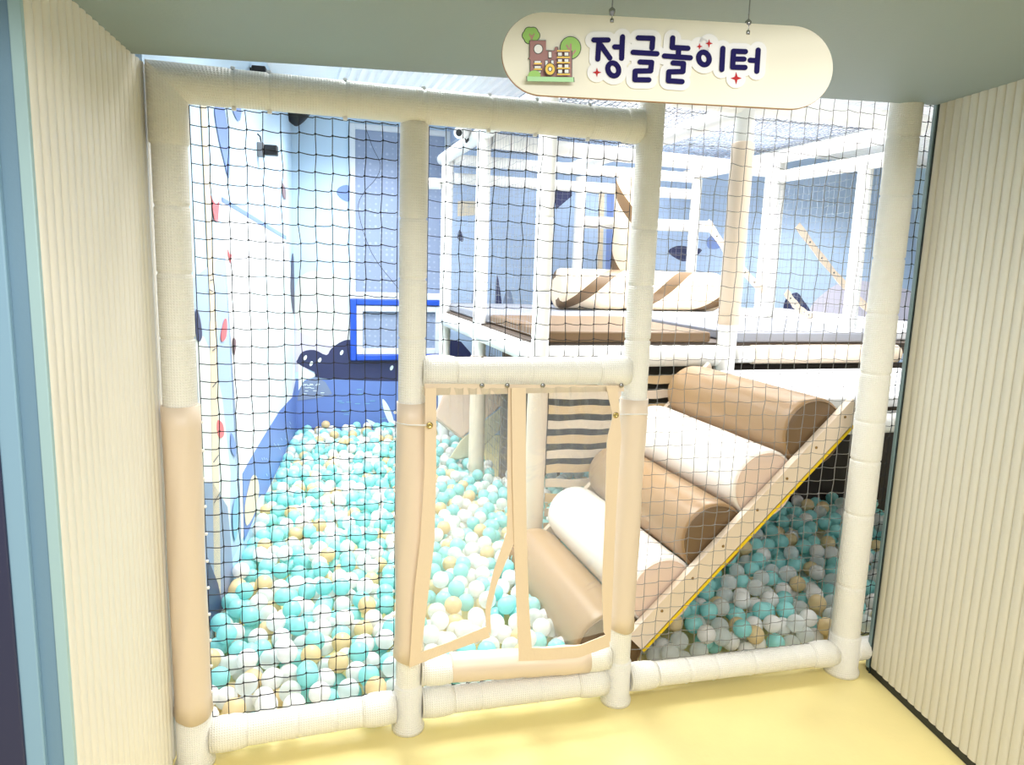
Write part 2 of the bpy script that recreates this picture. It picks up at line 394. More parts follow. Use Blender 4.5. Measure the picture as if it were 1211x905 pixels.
# ---- window in the back wall
gm = mat('dotted frosted window film', (150, 172, 208), .35)
nt = gm.node_tree; L = nt.links; tc = nt.nodes['Texture Coordinate']
vo = nt.nodes.new('ShaderNodeTexVoronoi'); vo.inputs['Scale'].default_value = 22; vo.inputs['Randomness'].default_value = .15
L.new(tc.outputs['Object'], vo.inputs['Vector'])
mp = nt.nodes.new('ShaderNodeMapRange'); mp.inputs[1].default_value = .28; mp.inputs[2].default_value = .42
L.new(vo.outputs['Distance'], mp.inputs[0])
mx = nt.nodes.new('ShaderNodeMix'); mx.data_type = 'RGBA'
mx.inputs[6].default_value = lin((168, 182, 206))+(1,); mx.inputs[7].default_value = lin((142, 158, 188))+(1,)
L.new(mp.outputs[0], mx.inputs[0]); L.new(mx.outputs[2], nt.nodes['Principled BSDF'].inputs['Base Color'])
def brect(x0, y0, x1, y1, yy):
    a = at(x0, y0, y=BACK); c = at(x1, y1, y=BACK); return a.x, c.z, c.x, a.z
wx0, wz0, wx1, wz1 = brect(413, 141, 527, 425, BACK)
wz1 = min(wz1, CEIL-.05)
WFM = mat('pale grey window frame', (216, 224, 234), .4); WBL = mat('bright blue frame', (38, 84, 196), .35)
def frame(mb, x0, z0, x1, z1, w, y0, y1, bev=.004):
    mb.box((x0, y0, z0), (x0+w, y1, z1), 0, bev); mb.box((x1-w, y0, z0), (x1, y1, z1), 0, bev)
    mb.box((x0+w, y0, z0), (x1-w, y1, z0+w), 0, bev); mb.box((x0+w, y0, z1-w), (x1-w, y1, z1), 0, bev)
b = MB(); frame(b, wx0, wz0+.42, wx1, wz1, .045, BACK-.03, BACK-.004)
win = struct('window_1', b, WFM)
zl = at(420, 345, y=BACK).z; zs = at(420, 353, y=BACK).z
b = MB(); b.box((wx0+.046, BACK-.012, wz0+.47), (wx1-.046, BACK-.006, wz1-.046)); b.build('pane', gm, win)
b = MB(); b.box((wx0-.01, BACK-.045, zs), (wx1+.01, BACK-.031, zl), 0, .003); b.build('sill', WFM, win)
b = MB(); frame(b, wx0, wz0, wx1, zs-.002, .05, BACK-.05, BACK-.004, .008); bf = b.build('surround', WBL, win)
b = MB(); frame(b, wx0+.052, wz0+.052, wx1-.052, zs-.056, .05, BACK-.04, BACK-.004); b.build('casement', WFM, win)
b = MB(); b.box((wx0+.104, BACK-.012, wz0+.104), (wx1-.104, BACK-.006, zs-.108)); b.build('pane', gm, win)
b = MB(); pts = [(432, 150), (441, 175), (450, 195), (444, 212), (430, 228), (424, 250), (440, 300), (470, 340), (487, 362), (490, 400)]
b.tube([at(x, y, y=BACK-.05) for x, y in smooth_open(pts)], .0018, 6); b.build('pull_cord', NETB, win)

# ================================================================== ENTRANCE FRAME
PX = [(0, 0), (.6602, .0089), (1.4123, -.0217), (2.3759, -.065)]
fr = thing('entrance_frame', 'white padded pipe frame with tan wraps standing across the entrance on the yellow floor', 'frame', (1.2, 0, 0))
def V3(i, z): return Vector((PX[i][0], PX[i][1], z))
RP = .047
# posts
zt1 = 2.0
wraps = [(.165, 1.13), (.26, 1.12), (.29, 1.12)]
pr = [.046, .042, .043, .054]
tops = [1.90, 1.955, 2.14, 2.45]
for i in range(4):
    b = MB(); hgt = tops[i]
    b.foam(V3(i, .0), V3(i, hgt), pr[i], [z/hgt for z in ([.32, 1.32, 1.5, 1.68] if i < 3 else [.37, .66, .87, 1.02, 1.2, 1.42, 1.62, 1.84, 2.04])])
    p = b.build('post', FOAM, fr)
    b = MB(); b.lathe(V3(i, 0), (0, 0, 1), [(0, pr[i]+.012), (.012, pr[i]+.013), (.03, pr[i]+.006), (.16, pr[i]+.005), (.165, pr[i])], 28); b.build('foot_sleeve', FOAM, p)
    if i < 3:
        z0, z1 = wraps[i]
        b = MB(); r = pr[i]+.0055; n = 30; rows = []
        for k in range(16):
            t = k/15; z = z0+(z1-z0)*t; row = []
            for j in range(n):
                a = 2*PI*j/n; rr = r+.0015*math.sin(a*3+t*9)+.001*math.sin(a*7-t*17)+(.004 if k == 0 else 0)
                row.append(V3(i, z+(.006*math.sin(a*2+1) if k in (0,) else 0))+Vector((rr*math.cos(a), rr*math.sin(a), 0)))
            rows.append(row)
        b.rings(rows, 0, True, True, True); w = b.build('wrap', TAN, p)
        w['label'] = 'tan leatherette wrap'
        # lacing tabs along the net side
        sd = 1 if i == 0 else -1
        k = z0+.06
        while k < z1-.02:
            c = V3(i, k)+Vector((sd*(r+.002), .012, 0)); b = MB(); b.box(c-Vector((.004, .004, .004)), c+Vector((.004, .004, .004)), 0, .0015, 1); k += .085
            b.build('lacing_tab', WHITEP, w)
# corner elbow at the top left
b = MB(); rows = []; rr = .051; n = 28
path = [Vector((0, 0, 1.84)), Vector((0, 0, 1.845)), Vector((0, 0, 2.0)), Vector((.15, .001, 2.0)), Vector((.153, .001, 2.0))]
radd = [rr-.004, rr, rr, rr, rr-.004]
for q, (p, ra) in enumerate(zip(path, radd)):
    row = []
    for j in range(n):
        a = 2*PI*j/n
        if q < 2: row.append(p+Vector((-ra*math.cos(a), ra*math.sin(a), 0)))
        elif q == 2: row.append(p+Vector((-ra*math.cos(a), ra*math.sin(a), ra*math.cos(a))))
        else: row.append(p+Vector((0, ra*math.sin(a), ra*math.cos(a))))
    rows.append(row)
mr_ = b.rings(rows, 0, uvlen=[0, .005, .16, .31, .313], uvr=rr)
for v in mr_[2]:
    for e_ in v.link_edges:
        if e_.other_vert(v) in mr_[2]: e_.smooth = False
b.build('corner_elbow', FOAM, fr)
def rail(name, p0, p1, r, joints, ends=True, m=FOAM, saddle=.007):
    p0 = Vector(p0); p1 = Vector(p1); b = MB(); b.foam(p0, p1, r, joints); o = b.build(name, m, fr)
    d = (p1-p0).normalized()
    if ends:
        for q, s in ((p0, 1), (p1, -1)):
            b = MB(); b.lathe(q+d*s*.0, d*s, [(.0, r+.003), (.035, r+saddle), (.07, r+saddle), (.095, r+.004), (.11, r)], 28); b.build('end_sleeve', FOAM, o)
    L = (p1-p0).length
    if joints:
        for j in joints:
            b = MB(); c = p0+d*(j*L); b.box(c+Vector((-.006, -.006, -r-.008)), c+Vector((.006, .006, -r+.002)), 0, .0015, 1)
            b.build('cable_tie', WHITEP, o)
            b = MB()
            if 'top' in name:
                b.box(c+Vector((-.006, -.008, r-.002)), c+Vector((.006, .008, r+.006)), 0, .0015, 1); b.build('cable_tie', WHITEP, o)
    return o
rail('top_rail', (.14, 0, 2.0), (1.372, -.018, 2.0), .0495, [.02, .095, .26, .44, .60, .72, .86], False)
b = MB(); b.lathe((1.375, -.018, 2.0), (-1, 0, 0), [(0, .05), (.004, .054), (.05, .054), (.054, .05)], 28); b.build('end_sleeve', FOAM, fr)
def seg(i, j, z, ins=.045):
    a = V3(i, z); c = V3(j, z); d = (c-a).normalized(); return a+d*ins, c-d*ins
a_, c_ = seg(0, 1, .085); rail('bottom_rail', a_, c_, .047, [.45, .66])
a_, c_ = seg(1, 2, .085); rail('bottom_rail', a_, c_, .045, [.3, .62])
a_, c_ = seg(2, 3, .085); rail('bottom_rail', a_, c_, .044, [.27, .4, .58, .78])
rail('bottom_rail', V3(3, .085)+Vector((.045, 0, 0)), (2.88, -.065, .085), .044, [.5], False)
a_, c_ = seg(1, 2, 1.215, .03); rail('middle_rail', a_, c_, .046, [.12, .28, .5, .72], True)
o = rail('door_rail', V3(1, .20)+Vector((.04, 0, 0)), V3(2, .18)-Vector((.04, 0, 0)), .042, [], True)
b = MB(); d0 = V3(1, .20)+Vector((.14, 0, 0)); d1 = V3(2, .181)-Vector((.12, 0, 0))
b.lathe(d0, d1-d0, [(0, .046), (.005, .049)]+[(.05+.04*k, .049+.0015*math.sin(k*2.3)) for k in range(11)]+[((d1-d0).length, .048)], 28)
w = b.build('wrap', TAN, o); w['label'] = 'tan leatherette wrap'

# ================================================================== NETS
def net(name, label, fn, nu, nv, m, r=.0014, jit=.004, seg=1, wav=.003, ns=4, cat='net', group=None, over=0):
    """fn(u,v)->point; nu x nv cells"""
    rg = random.Random(hash(name+label) % 1000 if False else len(label)*7+nu)
    J = {}
    def P(i, j):
        if (i, j) not in J:
            e = 0 if i in (0, nu) or j in (0, nv) else 1
            a = rg.gauss(0, jit)*e; c = rg.gauss(0, jit)*e
            J[(i, j)] = (a/1.0, c/1.0, rg.gauss(0, jit)*e)
        return J[(i, j)]
    b = MB()
    def pt(i, j):
        q = fn(i/nu, j/nv); a = P(i, j); return q+Vector((a[0], a[2]*.6, a[1]))
    for i in range(nu+1):
        b.tube([pt(i, j) for j in range(nv+1)], r, ns)
    for j in range(nv+1):
        pts = []
        for i in range(nu+1):
            q = pt(i, j); pts.append(q)
            if i < nu:
                q2 = pt(i+1, j); pts.append((q+q2)/2-Vector((0, 0, wav)))
                pts.append(q*.15+q2*.85-Vector((0, 0, wav*1.2)))
        b.tube(pts, r, ns)
    for i in range(1, nu):
        for j in range(1, nv):
            if r > .0012:
                q = pt(i, j); b.box(q-Vector((r*1.5,)*3), q+Vector((r*1.5,)*3))
    o = b.build(name, m, fix=False); return tag(o, label, cat, group)
def quad(p00, p10, p01, p11, bulge=Vector((0, 0, 0))):
    p00, p10, p01, p11 = map(Vector, (p00, p10, p01, p11))
    def f(u, v):
        return (p00*(1-u)+p10*u)*(1-v)+(p01*(1-u)+p11*u)*v+bulge*(math.sin(PI*u)*math.sin(PI*v))
    return f
net('safety_net', 'black square mesh net filling the left bay above the long white bottom rail', quad((.052, .02, .135), (.612, .025, .135), (.05, .02, 1.95), (.615, .025, 1.95), Vector((0, .015, 0))), 12, 36, NETB, .0016, .0018)
net('safety_net', 'black square mesh net above the curtained doorway', quad((.706, .02, 1.262), (1.366, .0, 1.262), (.706, .02, 1.95), (1.366, .0, 1.95), Vector((0, .012, 0))), 13, 13, NETB, .0014, .002)
net('safety_net', 'tall grey mesh net on the right bay in front of the bolster ramp', quad((1.46, -.0, .13), (2.31, -.05, .13), (1.46, -.0, 2.42), (2.31, -.05, 2.42), Vector((0, .01, 0))), 16, 45, NETG, .0012, .002)
net('safety_net', 'low black net strip between the two rails under the door curtain', quad((.71, .02, .13), (1.37, -.0, .13), (.71, .02, .165), (1.37, -.0, .15)), 13, 1, NETB, .0015, .001, wav=.006)
net('safety_net', 'narrow black net between the right end post and the grooved beige wall', quad((2.44, -.05, .14), (2.86, -.05, .14), (2.44, -.05, 2.36), (2.86, -.05, 2.36)), 8, 44, NETB, .0014, .002)

# ================================================================== CLIMBING TOWER
tw = thing('climbing_tower', 'white padded pipe climbing tower with raised deck behind the ramp', 'play structure', (2.6, 2.4, 0))
def tpost(x, y, z0, z1, r, js=(), m=FOAMS, sleeve=None):
    b = MB(); b.foam((x, y, z0), (x, y, z1), r, js, 24); o = b.build('post', m, tw)
    if sleeve:
        s0, s1, sm = sleeve
        b = MB(); b.lathe((x, y, s0), (0, 0, 1), [(0, r+.004), (.004, r+.008)]+[(.004+(s1-s0-.01)*k/10, r+.008+.0012*math.sin(k*4)) for k in range(1, 11)]+[(s1-s0, r+.004)], 24)
        w = b.build('sleeve', sm, o); w['label'] = 'tan leatherette sleeve'
    return o
def tbeam(p0, p1, r=.047, js=(.25, .5, .75), m=FOAMS):
    b = MB(); b.foam(p0, p1, r, js, 24); return b.build('beam', m, tw)
TZ = 2.38
tpost(1.50, 1.2, 0, TZ, .044, (.1, .2, .5, .6, .75), FOAMS, (.14, 1.0, TAN))
tpost(1.50, 2.4, 0, TZ, .045, (.3, .6, .8), FOAMS, (.16, .95, TAN))
tpost(1.50, 3.5, 0, TZ, .045, (.4, .6, .8))
tpost(2.58, 1.2, 0, TZ+.04, .050, (.2, .9), FOAMS, (1.27, 2.22, TAN))
tpost(3.655, 2.4, 0, TZ, .05, (.55, .7, .85)); tpost(3.765, 2.46, 0, TZ, .042)
tpost(3.70, 1.55, 0, TZ-.12, .045, (.6, .75))
tpost(3.70, 3.5, 0, TZ-.05, .045, (.6, .8)); tpost(2.62, 3.5, 0, TZ-.1, .045, (.6, .8))
tbeam((1.5, 1.2, TZ+.03), (3.75, 1.2, TZ+.03), .052, (.2, .4, .7, .85))
tbeam((1.5, 1.2, TZ), (1.5, 3.7, TZ-.02)); tbeam((2.58, 1.2, TZ), (2.58, 3.7, TZ-.02))
tbeam((3.7, 1.2, TZ+.0), (3.7, 3.7, TZ)); tbeam((3.7, 1.25, 2.24), (3.7, 2.36, 2.24), .043)
tbeam((1.55, 2.4, TZ-.06), (3.6, 2.4, TZ-.10)); tbeam((1.55, 3.5, 2.2), (3.65, 3.5, 2.2), .042); tbeam((1.55, 3.5, 2.34), (3.65, 3.5, 2.34), .042)
tbeam((2.64, 3.55, 1.92), (3.9, 3.55, 1.94), .05)
tbeam((1.3, 3.55, 2.15), (1.45, 3.5, 2.15), .042, ())
# deck frame
tbeam((1.52, 1.2, 1.10), (2.52, 1.2, 1.10), .056, (.33, .66)); o = tbeam((2.64, 1.2, 1.105), (3.75, 1.2, 1.105), .046, ())
b = MB(); b.lathe((2.74, 1.2, 1.105), (1, 0, 0), [(0, .05), (.004, .053), (.5, .054), (1.0, .053), (1.005, .05)], 24); w = b.build('wrap', TAN, o); w['label'] = 'tan leatherette wrap'
tbeam((1.5, 1.26, 1.10), (1.5, 2.34, 1.10), .053, (.3, .6)); tbeam((1.5, 2.46, 1.10), (1.5, 3.45, 1.10), .053, (.5,))
b = MB(); b.box((1.5, 1.24, 1.10), (4.8, 3.68, 1.165)); b.build('deck', mat('dark plywood deck', (74, 62, 52), .7), tw)
# deck mats
def mat_thing(label, a, c, m1, m2=None):
    b = MB(); b.box(a, c, 0, .012, 3)
    for f in b.bm.faces:
        pass
    o = b.build('floor_mat', [m1])
    return tag(o, label, 'mat', 'mats on the tower deck')
mat_thing('brown vinyl mat at the front left of the raised deck', (1.555, 1.235, 1.167), (2.50, 2.34, 1.225), BROWN)
mat_thing('grey vinyl mat at the back left of the raised deck', (1.535, 2.36, 1.167), (2.52, 3.62, 1.225), GREY)
mat_thing('light grey vinyl mat at the front right of the raised deck', (2.655, 1.235, 1.167), (3.78, 2.34, 1.225), GREY)
mat_thing('white vinyl mat under the striped roller', (2.54, 2.36, 1.167), (3.59, 3.62, 1.225), WHITEV)
mat_thing('grey vinyl mat at the far right of the raised deck', (3.83, 1.35, 1.167), (4.78, 3.62, 1.225), WHITEV)
# spiral striped rollers
def striped(name, label, p0, axis, L, r, ptr, turns, frac=.28, m1=CREAM, m2=TAN2, ph=0):
    n = 36; k = max(2, int(L/.02)); tw_ = 2*PI*turns/L
    prof = [(0, r*.55), (.004, r*.8), (.018, r*.95), (.04, r)]+[(.04+(L-.08)*i/k, r) for i in range(1, k)]+[(L-.04, r), (L-.018, r*.95), (L-.004, r*.8), (L, r*.55)]
    b = MB(); ns = int(n*frac/2)
    b.lathe(p0, axis, prof, n, 0, True, True, tw_, lambda i, j: 1 if ((j+ph) % (n//2)) < ns else 0)
    o = b.build(name, [m1, m2]); return tag(o, label, 'roller')
striped('striped_roller', 'cream padded roller with tan spiral stripes lying on the raised deck', (2.24, 2.98, 1.382), (1, 0.02, 0), 1.42, .155, tw, -1.15, .26, m1=mat('warm cream leatherette', (234, 216, 188), .4), m2=TAN3)
striped('striped_roller', 'upright cream padded column with tan spiral stripes behind the lying roller', (3.0, 3.295, 1.227), (0, 0, 1), 1.06, .152, tw, -.9, .26, m1=mat('warm cream leatherette', (234, 216, 188), .4), m2=TAN3, ph=9)
# straps with eyelets
def strap(label, p0, p1, w=.05):
    p0 = Vector(p0); p1 = Vector(p1); d = (p1-p0); L = d.length; d.normalize(); n = Vector((0, 1, 0)); s = d.cross(n).normalized()
    b = MB(); rows = []
    for k in range(13):
        t = k/12; c = p0+d*L*t-Vector((0, 0, .03))*math.sin(PI*t); ww = w*(1+.15*math.sin(k*1.9))
        rows.append([c-s*ww/2-n*.003, c+s*ww/2-n*.003, c+s*ww/2+n*.003, c-s*ww/2+n*.003])
    b.rings(rows, 0, True, True, True, False); o = b.build('strap', TAN); tag(o, label, 'strap', 'tan straps on the tower')
    for k in range(2, 12, 2):
        b = MB(); c = p0+d*L*k/12-Vector((0, 0, .03))*math.sin(PI*k/12)-n*.005; b.lathe(c, (0, 1, 0), [(0, .004), (.001, .008), (.004, .009)], 10)
        b.build('eyelet', STEEL, o)
strap('long tan strap sloping down from the double post to the right edge of the deck', (3.83, 2.3, 1.90), (4.55, 2.3, 1.30))
strap('tan strap sloping from behind the tan sleeved post to the double post', (3.12, 2.36, 1.89), (3.62, 2.34, 1.42))
strap('short tan strap at the foot of the double post over the navy bush', (3.80, 2.32, 1.42), (4.06, 2.32, 1.235))
# tower nets
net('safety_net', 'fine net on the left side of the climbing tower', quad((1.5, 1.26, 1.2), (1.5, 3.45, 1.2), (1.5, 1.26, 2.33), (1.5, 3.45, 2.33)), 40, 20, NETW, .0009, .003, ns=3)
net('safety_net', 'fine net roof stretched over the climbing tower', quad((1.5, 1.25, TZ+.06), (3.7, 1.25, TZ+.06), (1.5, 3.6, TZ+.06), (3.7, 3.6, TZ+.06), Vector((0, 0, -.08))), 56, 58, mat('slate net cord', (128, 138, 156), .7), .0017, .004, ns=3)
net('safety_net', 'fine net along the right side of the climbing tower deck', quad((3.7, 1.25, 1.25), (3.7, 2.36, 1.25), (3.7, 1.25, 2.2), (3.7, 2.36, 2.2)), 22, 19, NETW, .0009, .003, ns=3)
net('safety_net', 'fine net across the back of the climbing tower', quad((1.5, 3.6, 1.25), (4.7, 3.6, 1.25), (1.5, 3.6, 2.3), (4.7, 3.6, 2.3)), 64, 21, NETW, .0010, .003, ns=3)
net('safety_net', 'net under the tower deck beside the left posts', quad((1.56, 1.26, .2), (1.56, 2.34, .2), (1.56, 1.26, 1.03), (1.56, 2.34, 1.03)), 18, 14, NETG, .0012, .003, ns=3)

# strap ladder curtain below the deck (horizontal tan strips)
sc_ = thing('strip_screen', 'row of tan horizontal fabric strips stretched below the raised deck', 'screen', (2.05, 1.18, 0))
for k in range(11):
    z = .985-.078*k
    if z < .2: break
    b = MB(); rows = []
    for i in range(17):
        t = i/16; x = 1.555+.965*t; sag = -.010*math.sin(PI*t)+.003*math.sin(i*1.7+k); yy = 1.185+.004*math.sin(i*.9+k*2)
        hh = .043+.003*math.sin(i*1.3+k)
        rows.append([(x, yy-.003, z-hh/2+sag), (x, yy-.003, z+hh/2+sag), (x, yy+.003, z+hh/2+sag), (x, yy+.003, z-hh/2+sag)])
    b.rings(rows, 0, True, True, True, False); b.build('strip', TAN if k % 2 else mat('camel fabric', (214, 184, 140), .6), sc_)
b = MB(); b.box((1.66, 2.36, .1), (3.6, 2.40, 1.06), 0, .004); pnl = b.build('shade_sheet', DARKP); tag(pnl, 'dark brown backing added to stand for the shade under the raised deck behind the tan strips', 'panel')  # added sheet, its dark colour gives the shade behind the strips
b = MB(); b.box((2.66, 1.26, .1), (5.6, 1.29, 1.04), 0, .004); pnl = b.build('shade_sheet', mat('charcoal brown shade', (52, 46, 42), .8)); tag(pnl, 'added dark sheet for the shade under the landing behind the ball pit', 'panel')  # dark void below the landing painted as an added sheet
# tilted soft boards under the deck
def board(label, pts, y, th, m):
    b = MB(); b.prism([at(px, py, y=y) for px, py in pts], (0, th, -.02)); 
    bmesh.ops.bevel(b.bm, geom=b.bm.edges[:], offset=.008, segments=2, affect='EDGES')
    o = b.build('soft_board', m); return tag(o, label, 'cushion')
board('pinkish tan padded board tilted under the deck behind the left posts', [(514, 494), (526, 464), (545, 440), (600, 440), (600, 474), (546, 518)], 2.72, .06, PINKT)
board('pale olive padded board leaning below the pinkish board', [(547, 519), (606, 472), (606, 494), (560, 540), (530, 545)], 2.64, .05, mat('olive beige leatherette', (206, 200, 170), .5))

# ================================================================== BOLSTER RAMP
A0 = at(752, 735, y=.10); A1 = at(1003, 470, y=.10)
rdir = Vector((A1.x-A0.x, 0, A1.z-A0.z)); RL = rdir.length; rdir.normalize(); rn = Vector((-rdir.z, 0, rdir.x))   # up-left normal
rp = thing('bolster_ramp', 'ramp of tan and cream padded rollers between tan side rails climbing to the right', 'ramp', (A0.x, .6, 0))
YN, YF = .115, 1.085
def side_rail(y):
    b = MB(); wdt = .088
    p0 = Vector((A0.x, y, A0.z)); p1 = Vector((A1.x, y, A1.z))
    lo0 = p0-rn*wdt-rdir*.02; tipd = wdt
    # pointed top: vertical cut at the upper end
    e = p1-rdir*.002
    pts = [p0-rdir*.06, e, Vector((e.x+.012, y, e.z-.02)), Vector((e.x+.012, y, e.z-.02-.085)), p0-rn*wdt-rdir*.06]
    b.prism(pts, (0, .03, 0)); o = b.build('side_rail', TAN, rp)
    b = MB(); q0 = p0-rn*(wdt+.004)-rdir*.06; q1 = Vector((e.x+.012, y, e.z-.105))-rn*.004
    d = q1-q0; d.normalize(); nn = Vector((-d.z, 0, d.x))
    b.prism([q0-nn*.009, q1-nn*.009, q1+nn*.007, q0+nn*.007], (0, .032, 0)); b.build('edge_strip', YELLOW, o)
    for t in (.08, .22, .36, .52, .66, .8, .94):
        b = MB(); c = p0+rdir*(RL*t)-rn*.03; b.lathe((c.x, y+.0, c.z), (0, -1, 0), [(0, .006), (.003, .005), (.004, .002)], 10)
        b.build('button', mat('brass button', (150, 120, 70), .4, .6), o)
    return o
side_rail(.07); side_rail(YF+.005)
NB = 5; pitch = .247
cols = ['tan', 'cream', 'tan', 'cream', 'tan']
vt = [(at(x, y, y=.115)-A0) for x, y in ((932, 541), (875, 603), (813, 667))]
tv = [v.x*rdir.x+v.z*rdir.z for v in vt]
pitch = (tv[0]-tv[2])/2
top_c = tv[0]+pitch/2
for k in range(NB):
    t = top_c-pitch*k
    c = Vector((A0.x, 0, A0.z))+rdir*t-rn*.012
    r = pitch*.492; tan = k % 2 == 0
    b = MB(); L = YF-YN
    prof = [(0.0, r*.90), (.004, r*.97), (.012, r), (.05, r*1.004)]+[(L*q/8, r*(1+.006*math.sin(q*2.1+k))) for q in range(1, 8)]+[(L-.10, r), (L-.05, r*.96), (L-.02, r*.86), (L, r*.66)]
    b.lathe((c.x, YN, c.z), (0, 1, 0), prof, 40); o = b.build('bolster', TAN2 if tan else CREAM, rp); o['label'] = 'tan padded bolster' if tan else 'cream padded bolster'
    b = MB(); b.lathe((c.x, YN, c.z), (0, -1, 0), [(0, r*.90), (.003, r*.88), (.004, r*.5), (.0045, .01)], 40); b.build('end_cap', TAN3 if tan else PINKT, o)
    b = MB(); pts = [Vector((c.x, YN-.001, c.z))+Vector((math.cos(2*PI*q/32), 0, math.sin(2*PI*q/32)))*r*.91 for q in range(33)]; b.tube(pts, .003, 6); b.build('piping', TAN3 if tan else PINKT, o)

# landing at the top of the ramp
ln = thing('landing_platform', 'white padded landing at the top of the ramp behind the right end post', 'platform', (3.1, .75, 0))
b = MB(); b.box((2.50, .34, .975), (3.72, 1.14, 1.03), 0, .015, 3); b.build('top_mat', WHITEV, ln)
b = MB(); b.foam((2.52, .36, .905), (3.72, .36, .905), .05, (.3, .6)); b.build('front_rail', FOAMS, ln)
b = MB(); b.foam((3.66, .36, 0), (3.66, .36, .86), .045); b.build('leg', FOAMS, ln)
b = MB(); b.box((2.52, .42, .945), (3.70, 1.12, .972)); b.build('base_board', DARKP, ln)

# ================================================================== DOOR CURTAIN
vin = bpy.data.materials.new('clear vinyl film'); vin.use_nodes = True
nt = vin.node_tree; L = nt.links; nt.nodes.remove(nt.nodes['Principled BSDF'])
gl = nt.nodes.new('ShaderNodeBsdfGlossy'); gl.inputs['Roughness'].default_value = .1
tr = nt.nodes.new('ShaderNodeBsdfTransparent'); tr.inputs[0].default_value = (.94, .95, .93, 1)
lwt = nt.nodes.new('ShaderNodeLayerWeight'); lwt.inputs[0].default_value = .35
fz = nt.nodes.new('ShaderNodeMapRange'); fz.inputs[3].default_value = .07; fz.inputs[4].default_value = .55; L.new(lwt.outputs['Facing'], fz.inputs[0])
ms = nt.nodes.new('ShaderNodeMixShader'); tcn = nt.nodes.new('ShaderNodeTexCoord')
nz = nt.nodes.new('ShaderNodeTexNoise'); nz.inputs['Scale'].default_value = 7; nz.inputs['Detail'].default_value = 3; nz.inputs['Distortion'].default_value = 1.2
bpn = nt.nodes.new('ShaderNodeBump'); bpn.inputs['Strength'].default_value = .25; bpn.inputs['Distance'].default_value = .03
L.new(tcn.outputs['Object'], nz.inputs['Vector']); L.new(nz.outputs['Fac'], bpn.inputs['Height'])
L.new(bpn.outputs[0], gl.inputs['Normal'])
L.new(fz.outputs[0], ms.inputs[0]); L.new(tr.outputs[0], ms.inputs[1]); L.new(gl.outputs[0], ms.inputs[2])
df = nt.nodes.new('ShaderNodeBsdfTranslucent'); m3 = nt.nodes.new('ShaderNodeMixShader'); m3.inputs[0].default_value = .09
L.new(ms.outputs[0], m3.inputs[1]); L.new(df.outputs[0], m3.inputs[2]); L.new(m3.outputs[0], nt.nodes['Material Output'].inputs[0])
TRIM = mat('tan fabric hem', (230, 209, 180), .6, bump=(40, .1))
def lerp_path(path, t):
    n = len(path)-1; x = min(max(t, 0), 1)*n; i = min(int(x), n-1); u = x-i
    return (path[i][0]*(1-u)+path[i+1][0]*u, path[i][1]*(1-u)+path[i+1][1]*u)
FY = -.066
def flap(label, Lo, Li, Ro, Ri, Bo, Bi, seed, yoff):
    """pixel polylines top->bottom of outer/inner edges of left, right hem; left->right of bottom hem"""
    rg = random.Random(seed)
    T = thing('door_curtain', label, 'curtain', at((Lo[-1][0]+Ro[-1][0])/2, Bo[0][1], y=FY), 'clear curtains in the doorway')
    def wp(q, k=0): 
        z = (q[1]-460)/320
        return at(q[0], q[1], y=FY+yoff+k+.012*z*math.sin(q[0]*.055+seed))
    def ribbon(po, pi, n=22):
        b = MB(); rows = []
        for i in range(n+1):
            a = wp(lerp_path(po, i/n)); c = wp(lerp_path(pi, i/n)); e = Vector((0, .0035, 0))
            rows.append([a, c, c+e, a+e])
        b.rings(rows, 0, True, True, True, False); return b.build('hem', TRIM, T)
    h1 = ribbon(Lo, Li); h2 = ribbon(Ro, Ri); h3 = ribbon(Bo, Bi)
    b = MB(); n, mrows = 26, 30; g = []
    for i in range(mrows+1):
        t = i/mrows; a = lerp_path(Li, t); c = lerp_path(Ri, t); row = []
        for j in range(n+1):
            u = j/n; q = (a[0]*(1-u)+c[0]*u, a[1]*(1-u)+c[1]*u)
            w = wp(q, .002); w.y += .003*math.sin(PI*u)*(math.sin(u*5+t*2+seed)+4.5*math.exp(-t*7)*math.sin(u*34+t*16*(u-.5))+.7*math.sin(9*math.atan2(t-.14, (u+.03 if seed == 1 else 1.03-u))+1)*math.exp(-3*math.hypot(t-.14, (u if seed == 1 else 1-u)))); row.append(b.bm.verts.new(w))
        g.append(row)
    for i in range(mrows):
        for j in range(n): b.face([g[i][j], g[i][j+1], g[i+1][j+1], g[i+1][j]], 0, True)
    o = b.build('clear_panel', vin, T, fix=False)
    return T, h1, h2
T1, h1, h2 = flap('left clear vinyl door flap with tan hem, its lower right corner swung aside',
    [(503, 459), (502, 560), (497, 640), (490, 700), (484, 790)], [(516, 459), (516, 560), (514, 640), (507, 700), (498, 772)],
    [(612, 459), (611, 560), (609, 640), (588, 690), (580, 722), (581, 752)], [(601, 459), (600, 560), (600, 628), (583, 678), (574, 720), (575, 743)],
    [(484, 790), (530, 772), (580, 754)], [(495, 773), (530, 760), (576, 741)], 1, .004)
T2, h3, h4 = flap('right clear vinyl door flap with tan hem hanging beside the middle post',
    [(605, 459), (606, 560), (608, 640), (611, 720), (614, 782)], [(622, 459), (622, 560), (623, 640), (626, 720), (629, 768)],
    [(731, 457), (733, 492), (735, 515), (729, 600), (725, 690), (722, 760)], [(717, 457), (725, 492), (718, 520), (716, 600), (712, 690), (714, 748)],
    [(614, 782), (645, 781), (685, 778), (721, 765)], [(614, 766), (645, 767), (685, 764), (720, 750)], 5, -.006)
